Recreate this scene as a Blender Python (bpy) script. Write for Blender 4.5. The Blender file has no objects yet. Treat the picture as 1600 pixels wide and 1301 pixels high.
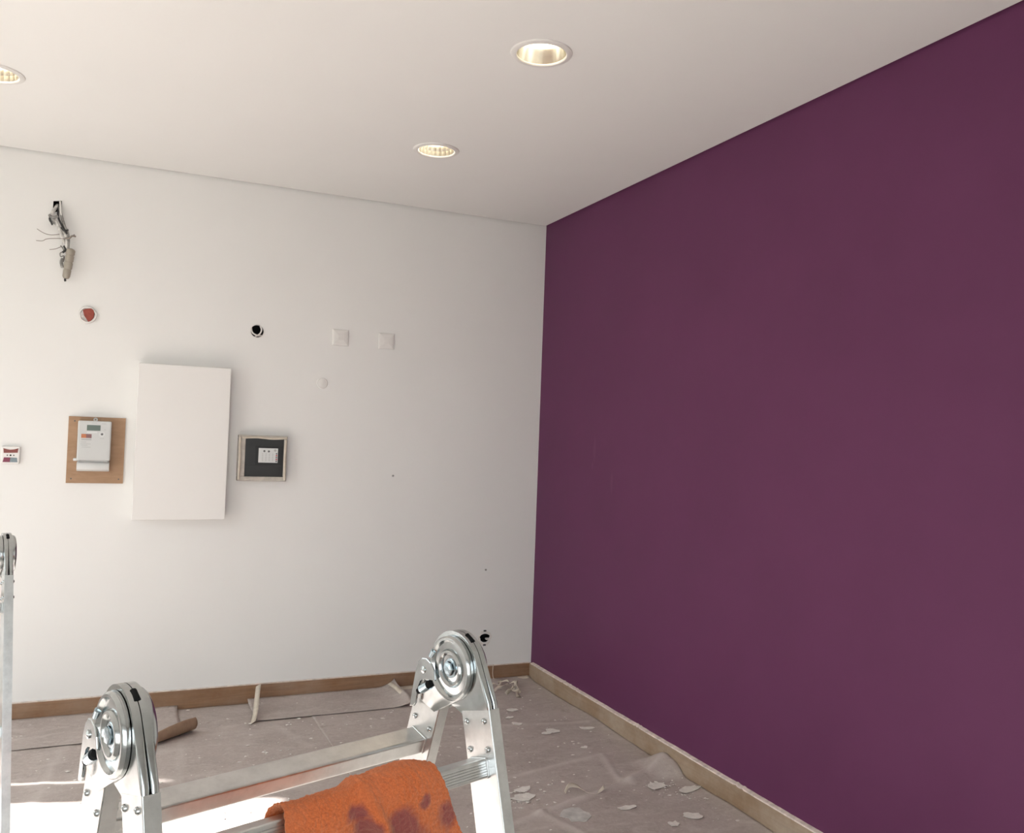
import bpy, bmesh, math, random
from mathutils import Vector, Matrix, noise
from mathutils.geometry import tessellate_polygon
random.seed(7)
PI = math.pi
SC = bpy.context.scene
COL = SC.collection

# ------------------------------------------------------------------ camera
XR, YB, ZC = 2.377, 4.927, 2.847          # purple wall, white wall, ceiling
XL, YF = -2.70, -1.60                     # glazed wall on the left, wall behind the camera
cam_d = bpy.data.cameras.new('camera'); cam = bpy.data.objects.new('camera', cam_d); COL.objects.link(cam)
SC.camera = cam
cam_d.sensor_fit = 'HORIZONTAL'; cam_d.sensor_width = 36.0
cam_d.lens = 1352.0 / 1600.0 * 36.0
cam_d.clip_start = 0.02
_yaw, _pitch, _roll = 0.4175, 0.0246, 0.0365
_f = Vector((math.sin(_yaw)*math.cos(_pitch), math.cos(_yaw)*math.cos(_pitch), math.sin(_pitch)))
_r0 = Vector((math.cos(_yaw), -math.sin(_yaw), 0)); _u0 = _r0.cross(_f)
_r = _r0*math.cos(_roll) + _u0*math.sin(_roll); _u = -_r0*math.sin(_roll) + _u0*math.cos(_roll)
cam.matrix_world = Matrix(((_r.x, _u.x, -_f.x, 0.0), (_r.y, _u.y, -_f.y, 0.0), (_r.z, _u.z, -_f.z, 1.5), (0, 0, 0, 1)))

# ------------------------------------------------------------------ light
w = bpy.data.worlds.new('sky'); SC.world = w; w.use_nodes = True
bg = w.node_tree.nodes['Background']
bg.inputs['Color'].default_value = (0.86, 0.95, 1.0, 1); bg.inputs['Strength'].default_value = 6.0
sun_d = bpy.data.lights.new('sun', 'SUN'); sun = bpy.data.objects.new('sun', sun_d); COL.objects.link(sun)
sun_d.energy = 30.0; sun_d.angle = math.radians(0.6); sun_d.color = (1.0, 0.99, 0.97)
_sd = Vector((0.963, -0.27, -0.60)).normalized()
sun.rotation_euler = _sd.to_track_quat('-Z', 'Y').to_euler(); sun.location = (-6, 6, 5)
SC.view_settings.view_transform = 'Standard'; SC.view_settings.look = 'None'
SC.view_settings.gamma = 1.0; SC.view_settings.use_curve_mapping = False
SC.view_settings.exposure = 0.08

# ------------------------------------------------------------------ materials
def mat(name, col, rough=0.6, metal=0.0, spec=0.5):
    m = bpy.data.materials.new(name); m.use_nodes = True
    b = m.node_tree.nodes['Principled BSDF']
    b.inputs['Base Color'].default_value = (*col, 1); b.inputs['Roughness'].default_value = rough
    b.inputs['Metallic'].default_value = metal; b.inputs['Specular IOR Level'].default_value = spec
    return m
def N(m, t, **kw):
    n = m.node_tree.nodes.new(t)
    for k, v in kw.items():
        if k in n.inputs: n.inputs[k].default_value = v
        else: setattr(n, k, v)
    return n
def LK(m, a, b): m.node_tree.links.new(a, b)
def P(m): return m.node_tree.nodes['Principled BSDF']
def coords(m, scale=(1, 1, 1), kind='Object'):
    t = N(m, 'ShaderNodeTexCoord'); mp = N(m, 'ShaderNodeMapping'); mp.inputs['Scale'].default_value = scale
    LK(m, t.outputs[kind], mp.inputs['Vector']); return mp.outputs['Vector']
def noise_tex(m, vec, scale, detail=4, rough=0.6, dist=0.0):
    n = N(m, 'ShaderNodeTexNoise'); n.inputs['Scale'].default_value = scale; n.inputs['Detail'].default_value = detail
    n.inputs['Roughness'].default_value = rough; n.inputs['Distortion'].default_value = dist
    LK(m, vec, n.inputs['Vector']); return n.outputs['Fac']
def ramp(m, fac, stops):
    r = N(m, 'ShaderNodeValToRGB'); e = r.color_ramp.elements
    while len(e) < len(stops): e.new(0.5)
    for i, (p, c) in enumerate(stops):
        e[i].position = p; e[i].color = (*c, 1) if len(c) == 3 else c
    LK(m, fac, r.inputs['Fac']); return r.outputs['Color']
def mixc(m, fac, a, b, mode='MIX'):
    x = N(m, 'ShaderNodeMix'); x.data_type = 'RGBA'; x.blend_type = mode
    for sock, val in ((x.inputs[0], fac), (x.inputs[6], a), (x.inputs[7], b)):
        if hasattr(val, 'is_output'): LK(m, val, sock)
        elif isinstance(val, (int, float)): sock.default_value = val
        else: sock.default_value = (*val, 1)
    return x.outputs[2]
def bump(m, h, strength, dist):
    b = N(m, 'ShaderNodeBump'); b.inputs['Strength'].default_value = strength; b.inputs['Distance'].default_value = dist
    LK(m, h, b.inputs['Height']); LK(m, b.outputs['Normal'], P(m).inputs['Normal'])
def setcol(m, out): LK(m, out, P(m).inputs['Base Color'])
def tone(m, col, scale=3.0, amt=0.05, bscale=None, bstr=0.1, bdist=0.001):
    v = coords(m)
    f = noise_tex(m, v, scale)
    lo = tuple(c*(1-amt) for c in col); hi = tuple(min(1, c*(1+amt)) for c in col)
    setcol(m, ramp(m, f, [(0.3, lo), (0.7, hi)]))
    if bscale: bump(m, noise_tex(m, v, bscale, 3), bstr, bdist)

M = {}
M['white_wall'] = mat('white_wall_paint', (.81, .797, .772), .65, spec=.25); tone(M['white_wall'], (.81, .797, .772), 1.3, .012, 220, .12, .0006)
M['ceiling'] = mat('ceiling_paint', (.845, .835, .81), .8, spec=.2); tone(M['ceiling'], (.845, .835, .81), 1.0, .012, 180, .1, .0006)
m = M['purple'] = mat('purple_paint', (.135, .037, .100), .5, spec=.15)
v = coords(m)
f1 = noise_tex(m, v, 2.2, 5)
base = ramp(m, f1, [(0.3, (.120, .0335, .089)), (0.7, (.132, .0370, .098))])
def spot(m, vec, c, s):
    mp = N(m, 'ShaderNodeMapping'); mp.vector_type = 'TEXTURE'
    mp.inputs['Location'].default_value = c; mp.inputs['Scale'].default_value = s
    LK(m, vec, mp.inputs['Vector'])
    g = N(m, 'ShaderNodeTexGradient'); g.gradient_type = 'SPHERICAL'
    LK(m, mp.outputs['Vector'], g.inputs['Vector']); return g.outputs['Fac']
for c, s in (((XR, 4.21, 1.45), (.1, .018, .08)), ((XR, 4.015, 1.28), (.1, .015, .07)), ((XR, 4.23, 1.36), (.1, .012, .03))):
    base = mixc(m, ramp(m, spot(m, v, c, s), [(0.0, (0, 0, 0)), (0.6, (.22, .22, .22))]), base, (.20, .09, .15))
setcol(m, base)
bump(m, noise_tex(m, v, 260, 3), .25, .0008)

def wood(name, dark, light, dust):
    m = mat(name, light, .5)
    v = coords(m, (1, 1, 14)); f = noise_tex(m, v, 3.0, 6, .6, 1.2)
    c = ramp(m, f, [(0.3, dark), (0.72, light)])
    d = noise_tex(m, coords(m, (1, 1, 1)), 4.5, 6, .65)
    setcol(m, mixc(m, ramp(m, d, [(0.35, (0, 0, 0)), (0.75, (dust, dust, dust))]), c, (.62, .55, .47)))
    bump(m, f, .15, .001); return m
M['wood_back'] = wood('oak_skirting', (.20, .10, .046), (.30, .16, .08), .22)
M['wood_right'] = wood('pale_oak_skirting', (.26, .17, .105), (.35, .235, .15), .5)  # right board: lighter wood tones than the back, plus a heavier dust layer
M['caulk'] = mat('dusty_white_caulk', (.72, .64, .58), .8); tone(M['caulk'], (.72, .62, .56), 30, .25)

m = M['paper'] = mat('brown_masking_paper', (.33, .265, .23), .75, spec=.25)
v = coords(m)
c = ramp(m, noise_tex(m, v, 2.3, 7, .62), [(0.28, (.39, .33, .30)), (0.5, (.46, .395, .362)), (0.75, (.53, .46, .425))])
c = mixc(m, ramp(m, noise_tex(m, coords(m, (1, 2.2, 1)), 6.0, 9, .72, .6), [(0.50, (0, 0, 0)), (0.70, (.75, .75, .75))]), c, (.58, .52, .485))
c = mixc(m, ramp(m, noise_tex(m, v, 24, 6, .7), [(0.62, (0, 0, 0)), (0.72, (.7, .7, .7))]), c, (.70, .65, .61))
c = mixc(m, ramp(m, noise_tex(m, v, 9.0, 6, .7, .4), [(0.60, (0, 0, 0)), (0.70, (.5, .5, .5))]), c, (.27, .21, .18))
c = mixc(m, ramp(m, noise_tex(m, coords(m, (1.6, 1, 1)), 46, 8, .75, .8), [(0.48, (0, 0, 0)), (0.68, (.42, .42, .42))]), c, (.62, .565, .53))
c = mixc(m, ramp(m, noise_tex(m, coords(m, (1, 1.5, 1)), 31, 8, .75, .5), [(0.52, (0, 0, 0)), (0.72, (.40, .40, .40))]), c, (.27, .215, .19))
at_ = N(m, 'ShaderNodeAttribute'); at_.attribute_name = 'crease_wear'
c = mixc(m, at_.outputs['Fac'], c, (.64, .58, .54))
setcol(m, c); bump(m, noise_tex(m, v, 14, 7, .6), .5, .004)
M['paper_under'] = mat('paper_underside', (.30, .20, .135), .8, spec=.2); tone(M['paper_under'], (.33, .22, .15), 20, .15)
M['tape'] = mat('crepe_tape', (.62, .55, .46), .8, spec=.2); tone(M['tape'], (.62, .55, .46), 25, .12)
M['flake'] = mat('plaster_flake', (.76, .72, .67), .85, spec=.15); tone(M['flake'], (.78, .74, .69), 40, .1)
M['splash'] = mat('dried_plaster', (.55, .53, .50), .8); tone(M['splash'], (.55, .53, .50), 22, .22)
M['pavement'] = mat('street_paving', (.42, .40, .37), .9, spec=.1); tone(M['pavement'], (.42, .40, .37), 4, .1)
M['concrete'] = mat('floor_screed', (.36, .33, .30), .8); tone(M['concrete'], (.36, .33, .30), 5, .12)

m = M['alu'] = mat('brushed_aluminium', (.80, .79, .77), .34, 1.0)
v = coords(m); f = noise_tex(m, v, 26, 6, .7)
setcol(m, ramp(m, f, [(0.3, (.50, .50, .495)), (0.6, (.62, .62, .61))]))
LK(m, ramp(m, noise_tex(m, v, 5, 2), [(0.3, (.27, .27, .27)), (0.7, (.33, .33, .33))]), P(m).inputs['Roughness'])
m = M['steel'] = mat('zinc_plated_steel', (.68, .70, .70), .24, 1.0)
v = coords(m); f = noise_tex(m, v, 40, 5)
setcol(m, ramp(m, f, [(0.3, (.40, .415, .415)), (0.65, (.50, .52, .52))]))
LK(m, ramp(m, noise_tex(m, v, 18, 5), [(0.3, (.13, .13, .13)), (0.7, (.22, .22, .22))]), P(m).inputs['Roughness'])
M['steel_blue'] = mat('blued_zinc_bolt', (.46, .55, .60), .2, 1.0)
M['rubber'] = mat('black_rubber', (.02, .02, .02), .7)
M['dark'] = mat('shade_black', (.012, .012, .012), .9, spec=.1)  # near-black standing in for shade inside holes, slots and gaps
M['box_white'] = mat('white_lacquer', (.80, .775, .745), .45, spec=.35); tone(M['box_white'], (.80, .775, .745), 2, .01)
M['plate'] = mat('white_plate_plastic', (.78, .755, .725), .35, spec=.4)
m = M['board'] = mat('plywood_board', (.42, .25, .125), .6)
f = noise_tex(m, coords(m, (3, 1, 12)), 2.2, 6, .6, 1.5); setcol(m, ramp(m, f, [(0.3, (.32, .185, .100)), (0.7, (.40, .245, .145))]))
M['meter'] = mat('meter_housing', (.56, .56, .545), .4)
M['meter_cover'] = mat('meter_terminal_cover', (.64, .64, .625), .3)
M['lcd'] = mat('lcd_green', (.075, .105, .075), .3)
M['grey_print'] = mat('grey_print', (.42, .42, .41), .6)
M['dark_print'] = mat('dark_print', (.10, .10, .10), .6)
M['orange_print'] = mat('orange_sticker', (.50, .17, .07), .5)
M['wine_print'] = mat('brown_sticker', (.25, .12, .12), .5)
M['black_plastic'] = mat('black_panel_plastic', (.014, .0135, .013), .35)
M['black_plastic2'] = mat('black_panel_inset', (.008, .008, .008), .45)
M['bezel'] = mat('taped_grey_bezel', (.47, .43, .38), .6); tone(M['bezel'], (.47, .43, .38), 30, .18, 60, .6, .003)
M['label'] = mat('silver_white_label', (.66, .67, .66), .4)
M['red_dot'] = mat('red_dot', (.35, .02, .02), .4)
M['red'] = mat('red_cap_paint', (.30, .055, .035), .6); tone(M['red'], (.30, .055, .035), 60, .2)
M['redtape'] = mat('maroon_tape', (.23, .06, .05), .5)
M['winetape'] = mat('plum_tape', (.20, .035, .07), .5)
M['slate'] = mat('slate_grey_clip', (.20, .25, .27), .4)
M['cable_white'] = mat('dirty_white_cable', (.62, .60, .57), .5); tone(M['cable_white'], (.60, .58, .55), 60, .4)
M['cable_grey'] = mat('grey_cable', (.25, .24, .225), .5); tone(M['cable_grey'], (.25, .24, .225), 60, .5)
M['cable_black'] = mat('black_cable', (.03, .03, .03), .5)
M['copper'] = mat('dull_wire', (.30, .26, .23), .4, .7)
M['connector'] = mat('beige_terminal', (.36, .32, .265), .5)
M['reflector'] = mat('mirror_reflector', (.88, .85, .78), .22, 1.0)
M['frame'] = mat('grey_window_frame', (.45, .45, .45), .4)
m = M['glow'] = mat('lamp_glow', (1, .9, .7), .5)
P(m).inputs['Emission Color'].default_value = (1.0, .86, .60, 1); P(m).inputs['Emission Strength'].default_value = 6.0
m = bpy.data.materials.new('clear_glass'); m.use_nodes = True; M['glass'] = m
nt = m.node_tree; nt.nodes.clear()
o_ = nt.nodes.new('ShaderNodeOutputMaterial'); mx = nt.nodes.new('ShaderNodeMixShader'); tr = nt.nodes.new('ShaderNodeBsdfTransparent'); gl = nt.nodes.new('ShaderNodeBsdfGlossy')
gl.inputs['Roughness'].default_value = .02; mx.inputs[0].default_value = .06
nt.links.new(tr.outputs[0], mx.inputs[1]); nt.links.new(gl.outputs[0], mx.inputs[2]); nt.links.new(mx.outputs[0], o_.inputs[0])

m = M['rag'] = mat('orange_terry', (.60, .155, .045), .95, spec=.1)
P(m).inputs['Sheen Weight'].default_value = .5; P(m).inputs['Sheen Roughness'].default_value = .5
P(m).inputs['Sheen Tint'].default_value = (1, .6, .4, 1)

# ------------------------------------------------------------------ mesh helpers
def link(name, me, material, parent=None):
    o = bpy.data.objects.new(name, me); COL.objects.link(o)
    if material is not None and not me.materials:
        me.materials.append(M[material] if isinstance(material, str) else material)
    if parent is not None: o.parent = parent
    return o
def obj(name, bm, material, parent=None, smooth=False):
    me = bpy.data.meshes.new(name)
    bmesh.ops.recalc_face_normals(bm, faces=bm.faces[:])
    bm.to_mesh(me); bm.free()
    if smooth:
        for p in me.polygons: p.use_smooth = True
        me.set_sharp_from_angle(angle=math.radians(40))
    return link(name, me, material, parent)
def tag(o, label=None, cat=None, group=None, kind=None):
    if label: o['label'] = label
    if cat: o['category'] = cat
    if group: o['group'] = group
    if kind: o['kind'] = kind
    return o
def empty(name, loc=(0, 0, 0), rz=0.0):
    o = bpy.data.objects.new(name, None); COL.objects.link(o); o.location = loc; o.rotation_euler = (0, 0, rz)
    o.empty_display_size = .05
    return o
def copy_tree(o, parent=None):
    c = o.copy(); COL.objects.link(c); c.parent = parent
    for ch in list(o.children): copy_tree(ch, c)
    return c
def box(bm, x0, x1, y0, y1, z0, z1, bev=0.0, seg=2):
    r = bmesh.ops.create_cube(bm, size=1.0)
    vs = r['verts']
    for v in vs:
        v.co = Vector((x0 + (v.co.x+.5)*(x1-x0), y0 + (v.co.y+.5)*(y1-y0), z0 + (v.co.z+.5)*(z1-z0)))
    if bev > 0:
        es = list({e for v in vs for e in v.link_edges})
        bmesh.ops.bevel(bm, geom=es, offset=bev, segments=seg, affect='EDGES', profile=.5)
    return bm
def bxo(name, dims, material, parent=None, bev=0.0, smooth=False):
    return obj(name, box(bmesh.new(), *dims, bev=bev), material, parent, smooth)
def extrude(bm, pts, fn, t0, t1, bev=0.0, seg=2):
    """closed outline pts (a,b) -> fn(a,b,t)"""
    n = len(pts)
    a = [bm.verts.new(fn(p[0], p[1], t0)) for p in pts]; b = [bm.verts.new(fn(p[0], p[1], t1)) for p in pts]
    fa = bm.faces.new(a); fb = bm.faces.new(b[::-1])
    for i in range(n): bm.faces.new((a[i], b[i], b[(i+1) % n], a[(i+1) % n]))
    if bev > 0:
        es = list(fa.edges) + list(fb.edges)
        bmesh.ops.bevel(bm, geom=es, offset=bev, segments=seg, affect='EDGES', profile=.5)
    return bm
def lathe(bm, prof, fn, n=40, closed=False, wob=None):
    """prof: list of (r, t); fn(a,b,t) maps to space"""
    rings = []
    for r, t in prof:
        ring = []
        for k in range(n):
            th = 2*PI*k/n; rr = r*(wob(th, r, t) if wob else 1)
            ring.append(bm.verts.new(fn(rr*math.cos(th), rr*math.sin(th), t)))
        rings.append(ring)
    m_ = len(rings)
    for i in range(m_ if closed else m_-1):
        A, B = rings[i], rings[(i+1) % m_]
        for k in range(n): bm.faces.new((A[k], A[(k+1) % n], B[(k+1) % n], B[k]))
    return rings
def cap(bm, ring): bm.faces.new(ring)
def smoothpath(pts, sub=6):
    P_ = [Vector(p) for p in pts]
    if len(P_) < 3: return P_
    out = []
    for i in range(len(P_)-1):
        p0 = P_[max(i-1, 0)]; p1 = P_[i]; p2 = P_[i+1]; p3 = P_[min(i+2, len(P_)-1)]
        for s in range(sub):
            t = s/sub
            out.append(.5*((2*p1) + (p2-p0)*t + (2*p0-5*p1+4*p2-p3)*t*t + (3*p1-p0-3*p2+p3)*t**3))
    out.append(P_[-1]); return out
def tube(bm, pts, r, n=8, sub=6, taper=None):
    path = smoothpath(pts, sub); prev = None; m_ = len(path)
    nrm = Vector((0.123, 0.9, 0.3)).normalized()
    rings = []
    for i, p in enumerate(path):
        d = (path[min(i+1, m_-1)] - path[max(i-1, 0)]).normalized()
        nrm = (nrm - d*nrm.dot(d)); nrm = nrm.normalized() if nrm.length > 1e-6 else d.orthogonal().normalized()
        b = d.cross(nrm); rr = r*(taper(i/(m_-1)) if taper else 1)
        rings.append([bm.verts.new(p + (nrm*math.cos(2*PI*k/n) + b*math.sin(2*PI*k/n))*rr) for k in range(n)])
    for i in range(m_-1):
        for k in range(n): bm.faces.new((rings[i][k], rings[i][(k+1) % n], rings[i+1][(k+1) % n], rings[i+1][k]))
    bm.faces.new(rings[0]); bm.faces.new(rings[-1][::-1]); return bm
def tubeo(name, pts, r, material, parent=None, n=8, sub=6, taper=None):
    return obj(name, tube(bmesh.new(), pts, r, n, sub, taper), material, parent, True)
def hull(pts):
    pts = sorted(set((round(a, 6), round(b, 6)) for a, b in pts))
    def half(ps):
        h = []
        for p in ps:
            while len(h) >= 2 and (h[-1][0]-h[-2][0])*(p[1]-h[-2][1]) - (h[-1][1]-h[-2][1])*(p[0]-h[-2][0]) <= 0: h.pop()
            h.append(p)
        return h
    a = half(pts); b = half(pts[::-1]); return a[:-1] + b[:-1]
def circ(cx, cz, r, n=48): return [(cx + r*math.cos(2*PI*k/n), cz + r*math.sin(2*PI*k/n)) for k in range(n)]
def holed(bm, loops, fn):
    """flat face with holes from 2-D loops"""
    flat = [Vector((a, b, 0)) for lp in loops for a, b in lp]
    tris = tessellate_polygon([[Vector((a, b, 0)) for a, b in lp] for lp in loops])
    vs = [bm.verts.new(fn(p.x, p.y)) for p in flat]
    for t in tris:
        try: bm.faces.new([vs[i] for i in t])
        except ValueError: pass
    return vs

# ------------------------------------------------------------------ the room
tag(bxo('floor', (XL-.2, XR+.2, YF-.2, YB+.2, -.08, 0), 'concrete'), kind='structure')
# white wall with its holes
holes = {'wire': [(-.392, 2.553), (-.352, 2.562), (-.353, 2.617), (-.391, 2.611)],
         'round': circ(.631, 2.036, .035, 28),
         'sock': [(2.057+.032*math.cos(t)*(1.12 if math.sin(3*t) > 0 else .92), .268+.030*math.sin(t)*(1.1 if math.cos(2*t) > .2 else .88)) for t in [2*PI*k/26 for k in range(26)]]}
bm = bmesh.new()
holed(bm, [[(XL-.2, 0), (XR+.02, 0), (XR+.02, ZC+.2), (XL-.2, ZC+.2)]] + list(holes.values()), lambda a, b: (a, YB, b))
for lp in holes.values():
    A = [bm.verts.new((a, YB, b)) for a, b in lp]; B = [bm.verts.new((a, YB+.055, b)) for a, b in lp]
    for i in range(len(lp)): bm.faces.new((A[i], A[(i+1) % len(lp)], B[(i+1) % len(lp)], B[i]))
box(bm, XL-.2, XR+.02, YB+.06, YB+.2, 0, ZC+.2)
wall_back = tag(obj('wall_back', bm, 'white_wall'), kind='structure')
bm = bmesh.new()
for lp in holes.values():
    bm.faces.new([bm.verts.new((a, YB+.0548, b)) for a, b in lp])
    A = [bm.verts.new((a, YB+.006, b)) for a, b in lp]; B = [bm.verts.new((a, YB+.0548, b)) for a, b in lp]
    c = (sum(p[0] for p in lp)/len(lp), sum(p[1] for p in lp)/len(lp))
    for V in (A, B):
        for v in V: v.co.x = c[0] + (v.co.x-c[0])*.985; v.co.z = c[1] + (v.co.z-c[1])*.985
    for i in range(len(lp)): bm.faces.new((A[i], A[(i+1) % len(lp)], B[(i+1) % len(lp)], B[i]))
obj('cavity_shade', bm, 'dark', wall_back)  # near-black lining puts the shade of the holes into the colour
tag(bxo('wall_right', (XR, XR+.2, 1.25, YB, 0, ZC+.2), 'purple'), kind='structure')
tag(bxo('wall_entrance', (XR, XR+.2, YF-.2, 1.25, 0, ZC+.2), 'white_wall'), kind='structure')
# pavement outside the glazing
bm = bmesh.new()
box(bm, -16, XL-.2, -14, 16, -.25, -.06); box(bm, XL-.2, 16, -14, YF-.2, -.25, -.06)
tag(obj('ground_outside', bm, 'pavement'), kind='structure')
# unseen wall added across the street to block low sky and shade the paving
tag(bxo('wall_sky_block', (-8.6, -8.2, -14, 16, -.06, 3.1), 'pavement'), kind='structure')
# window added in the unseen wall behind the camera for skylight fill
FX0, FX1, FZ0, FZ1 = -1.9, .8, .45, 2.2
bm = bmesh.new()
box(bm, XL-.2, FX0, YF-.2, YF, 0, ZC+.2); box(bm, FX1, XR+.2, YF-.2, YF, 0, ZC+.2); box(bm, FX0, FX1, YF-.2, YF, 0, FZ0); box(bm, FX0, FX1, YF-.2, YF, FZ1, ZC+.2)
tag(obj('wall_front', bm, 'white_wall'), kind='structure')
bm = bmesh.new()
box(bm, FX0, FX1, YF-.06, YF-.01, FZ0, FZ0+.05, .004); box(bm, FX0, FX1, YF-.06, YF-.01, FZ1-.05, FZ1, .004)
for a in (FX0, -.575, FX1-.05): box(bm, a, a+.05, YF-.06, YF-.01, FZ0+.05, FZ1-.05, .004)
fill_win = tag(obj('fill_window', bm, 'frame'), kind='structure')
for a, b in ((FX0+.05, -.575), (-.525, FX1-.05)): bxo('pane', (a, b, YF-.038, YF-.032, FZ0+.05, FZ1-.05), 'glass', fill_win)
# glazed left wall: window, a slim side gap by the corner
WY0, WYM, WY1, WH, WT = 1.5, 3.05, 4.60, 2.20, 2.70  # taller near bay added to throw more sun on the unseen floor
SY0, SY1, SH = 4.745, 4.81, 1.95
WS = .45  # sill wall added to keep bright low ground out of the metal reflections
bm = bmesh.new()
box(bm, XL-.2, XL, WY0, WY1, 0, WS); box(bm, XL-.2, XL, YF-.2, WY0, 0, ZC+.2); box(bm, XL-.2, XL, WY0, WYM, WT, ZC+.2); box(bm, XL-.2, XL, WYM, WY1, WH, ZC+.2)
box(bm, XL-.2, XL, WY1, SY0, 0, ZC+.2); box(bm, XL-.2, XL, SY0, SY1, SH, ZC+.2); box(bm, XL-.2, XL, SY1, YB, 0, ZC+.2)
tag(obj('wall_left', bm, 'white_wall'), kind='structure')
bm = bmesh.new()
fx0, fx1 = XL-.06, XL-.01
box(bm, fx0, fx1, WY0, WYM, WT-.05, WT, .004); box(bm, fx0, fx1, WYM, WY1, WH-.05, WH, .004); box(bm, fx0, fx1, WY0, WY0+.05, WS, WT-.05, .004); box(bm, fx0, fx1, WY1-.04, WY1, WS, WH-.05, .004)
box(bm, fx0, fx1, WYM-.025, WYM+.025, WS, WT-.05, .004)
win = tag(obj('window_1', bm, 'frame'), kind='structure')
bxo('pane', (XL-.038, XL-.032, WY0+.05, WYM-.025, WS, WT-.05), 'glass', win)
bxo('pane', (XL-.038, XL-.032, WYM+.025, WY1-.04, WS, WH-.05), 'glass', win)
# ceiling panel with shadow gap and round cut-outs for the downlights
LIGHTS = [(1.266, 2.714), (1.279, 3.880), (-.535, 3.888)]
G = .014
RO = .088
bm = bmesh.new()
outer = [(XL+G, YF+G), (XR-G, YF+G), (XR-G, YB-G), (XL+G, YB-G)]
holed(bm, [outer] + [circ(x, y, RO, 40) for x, y in LIGHTS], lambda a, b: (a, b, ZC))
o2 = [(XL-.02, YF-.02), (XR+.02, YF-.02), (XR+.02, YB+.02), (XL-.02, YB+.02)]
A = [bm.verts.new((a, b, ZC)) for a, b in outer]; B = [bm.verts.new((a, b, ZC+.018)) for a, b in outer]; C2 = [bm.verts.new((a, b, ZC+.018)) for a, b in o2]
for i in range(4):
    j = (i+1) % 4
    bm.faces.new((A[i], A[j], B[j], B[i])); bm.faces.new((B[i], B[j], C2[j], C2[i]))
tag(obj('ceiling', bm, 'ceiling'), kind='structure')

# skirting boards
bb = tag(bxo('baseboard_back', (XL, XR-.016, YB-.016, YB, 0, .098), 'wood_back', bev=.002), kind='structure')
bxo('caulk_bead', (XL, XR-.016, YB-.012, YB+.001, .0975, .1015), 'caulk', bb)
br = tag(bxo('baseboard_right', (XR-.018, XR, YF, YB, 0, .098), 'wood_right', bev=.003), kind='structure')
bm = bmesh.new()
y = YF; prof = []
while y < YB-.02:
    prof.append((y, .0016*noise.noise((y*9, .5, .2)) + .0010*noise.noise((y*31, 1.5, .2)) + (.0035 if random.random() < .03 else 0))); y += .014
va = []
for (yy, j) in prof:
    va.append([bm.verts.new(c) for c in ((XR-.0185+j, yy, .0965), (XR-.017+j, yy, .1015+j*.3), (XR+.001, yy, .106+j), (XR+.001, yy, .095))])
for i in range(len(va)-1):
    for k in range(4): bm.faces.new((va[i][k], va[i+1][k], va[i+1][(k+1) % 4], va[i][(k+1) % 4]))
obj('caulk_bead', bm, 'caulk', br)

# ------------------------------------------------------------------ masking paper on the floor
def seg_d(x, y, a, b):
    ax, ay = a; bx, by = b; dx, dy = bx-ax, by-ay
    t = max(0, min(1, ((x-ax)*dx + (y-ay)*dy)/(dx*dx+dy*dy)))
    return math.hypot(x-ax-t*dx, y-ay-t*dy), t
def paper(name, x0, x1, y0, y1, z, step, hfun, label, ragged=.006, mater='paper', wr=1.0, wear=None):
    nx = max(2, round((x1-x0)/step)); ny = max(2, round((y1-y0)/step))
    bm = bmesh.new(); g = []; lay = bm.verts.layers.float.new('crease_wear')
    for j in range(ny+1):
        row = []
        for i in range(nx+1):
            x = x0+(x1-x0)*i/nx; y = y0+(y1-y0)*j/ny
            ex = ragged*noise.noise((y*5, x0*3, 1.7)) if i in (0, nx) else 0
            ey = ragged*noise.noise((x*5, y0*3, 4.1)) if j in (0, ny) else 0
            wv = 0
            h = .0022*wr*(noise.noise((x*2.6+z*90, y*2.6, .3)) + 1) + .0016*wr*abs(noise.noise((x*7, y*7, 2.2+z*50)))
            X, Y, H = hfun(x, y, h)
            vv = bm.verts.new((X+ex, Y+ey, z+max(H, .0003))); vv[lay] = min(1, wear(x, y)) if wear else 0; row.append(vv)
        g.append(row)
    for j in range(ny):
        for i in range(nx): bm.faces.new((g[j][i], g[j][i+1], g[j+1][i+1], g[j+1][i]))
    o = obj(name, bm, mater)
    for p in o.data.polygons: p.use_smooth = True
    md = o.modifiers.new('thick', 'SOLIDIFY'); md.thickness = .0007; md.offset = 1
    tag(o, label, 'paper', 'brown masking paper sheets on the floor')
    return o
def ridges(x, y, lst):
    s = 0
    for a, b, hh, wd in lst:
        d, t = seg_d(x, y, a, b); s += hh*math.exp(-(d/wd)**2)
    return s
RID_R = [((1.10, 2.95), (1.577, 3.128), .004, .018), ((1.577, 3.128), (2.096, 3.291), .008, .02), ((2.096, 3.291), (2.33, 3.40), .016, .035),
         ((2.137, 3.616), (2.050, 3.300), .004, .015), ((1.60, 3.50), (2.137, 3.616), .0025, .015), ((1.577, 3.128), (1.70, 2.75), .004, .02),
         ((1.35, 4.25), (2.3, 4.05), .003, .02), ((1.75, 4.5), (1.62, 3.6), .0025, .02)]
def wear_of(lst, k=1.0):
    def f(x, y):
        s = 0
        for a, b, hh, wd in lst:
            d, t_ = seg_d(x, y, a, b); s = max(s, math.exp(-(d/.016)**2)*(.55+.45*noise.noise((x*14, y*14, 3))))
        return s*k
    return f
def hr(x, y, h):
    e = max(0, 1-(XR-.02-x)/.16)
    b = .046*math.exp(-((y-3.38)/.105)**4)*e*e*(3-2*e) + .012*math.exp(-((y-4.1)/.25)**2)*e*e + .008*math.exp(-((y-2.9)/.2)**2)*e*e + .014*max(0, 1-(YB-.03-y)/.1)**2 
    return (x, y, h + ridges(x, y, RID_R) + b)
paper('masking_paper', .95, XR-.019, 1.9, YB-.02, .0035, .012, hr, 'wide brown paper sheet along the purple wall, bulging at the skirting', wear=wear_of(RID_R))
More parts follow.
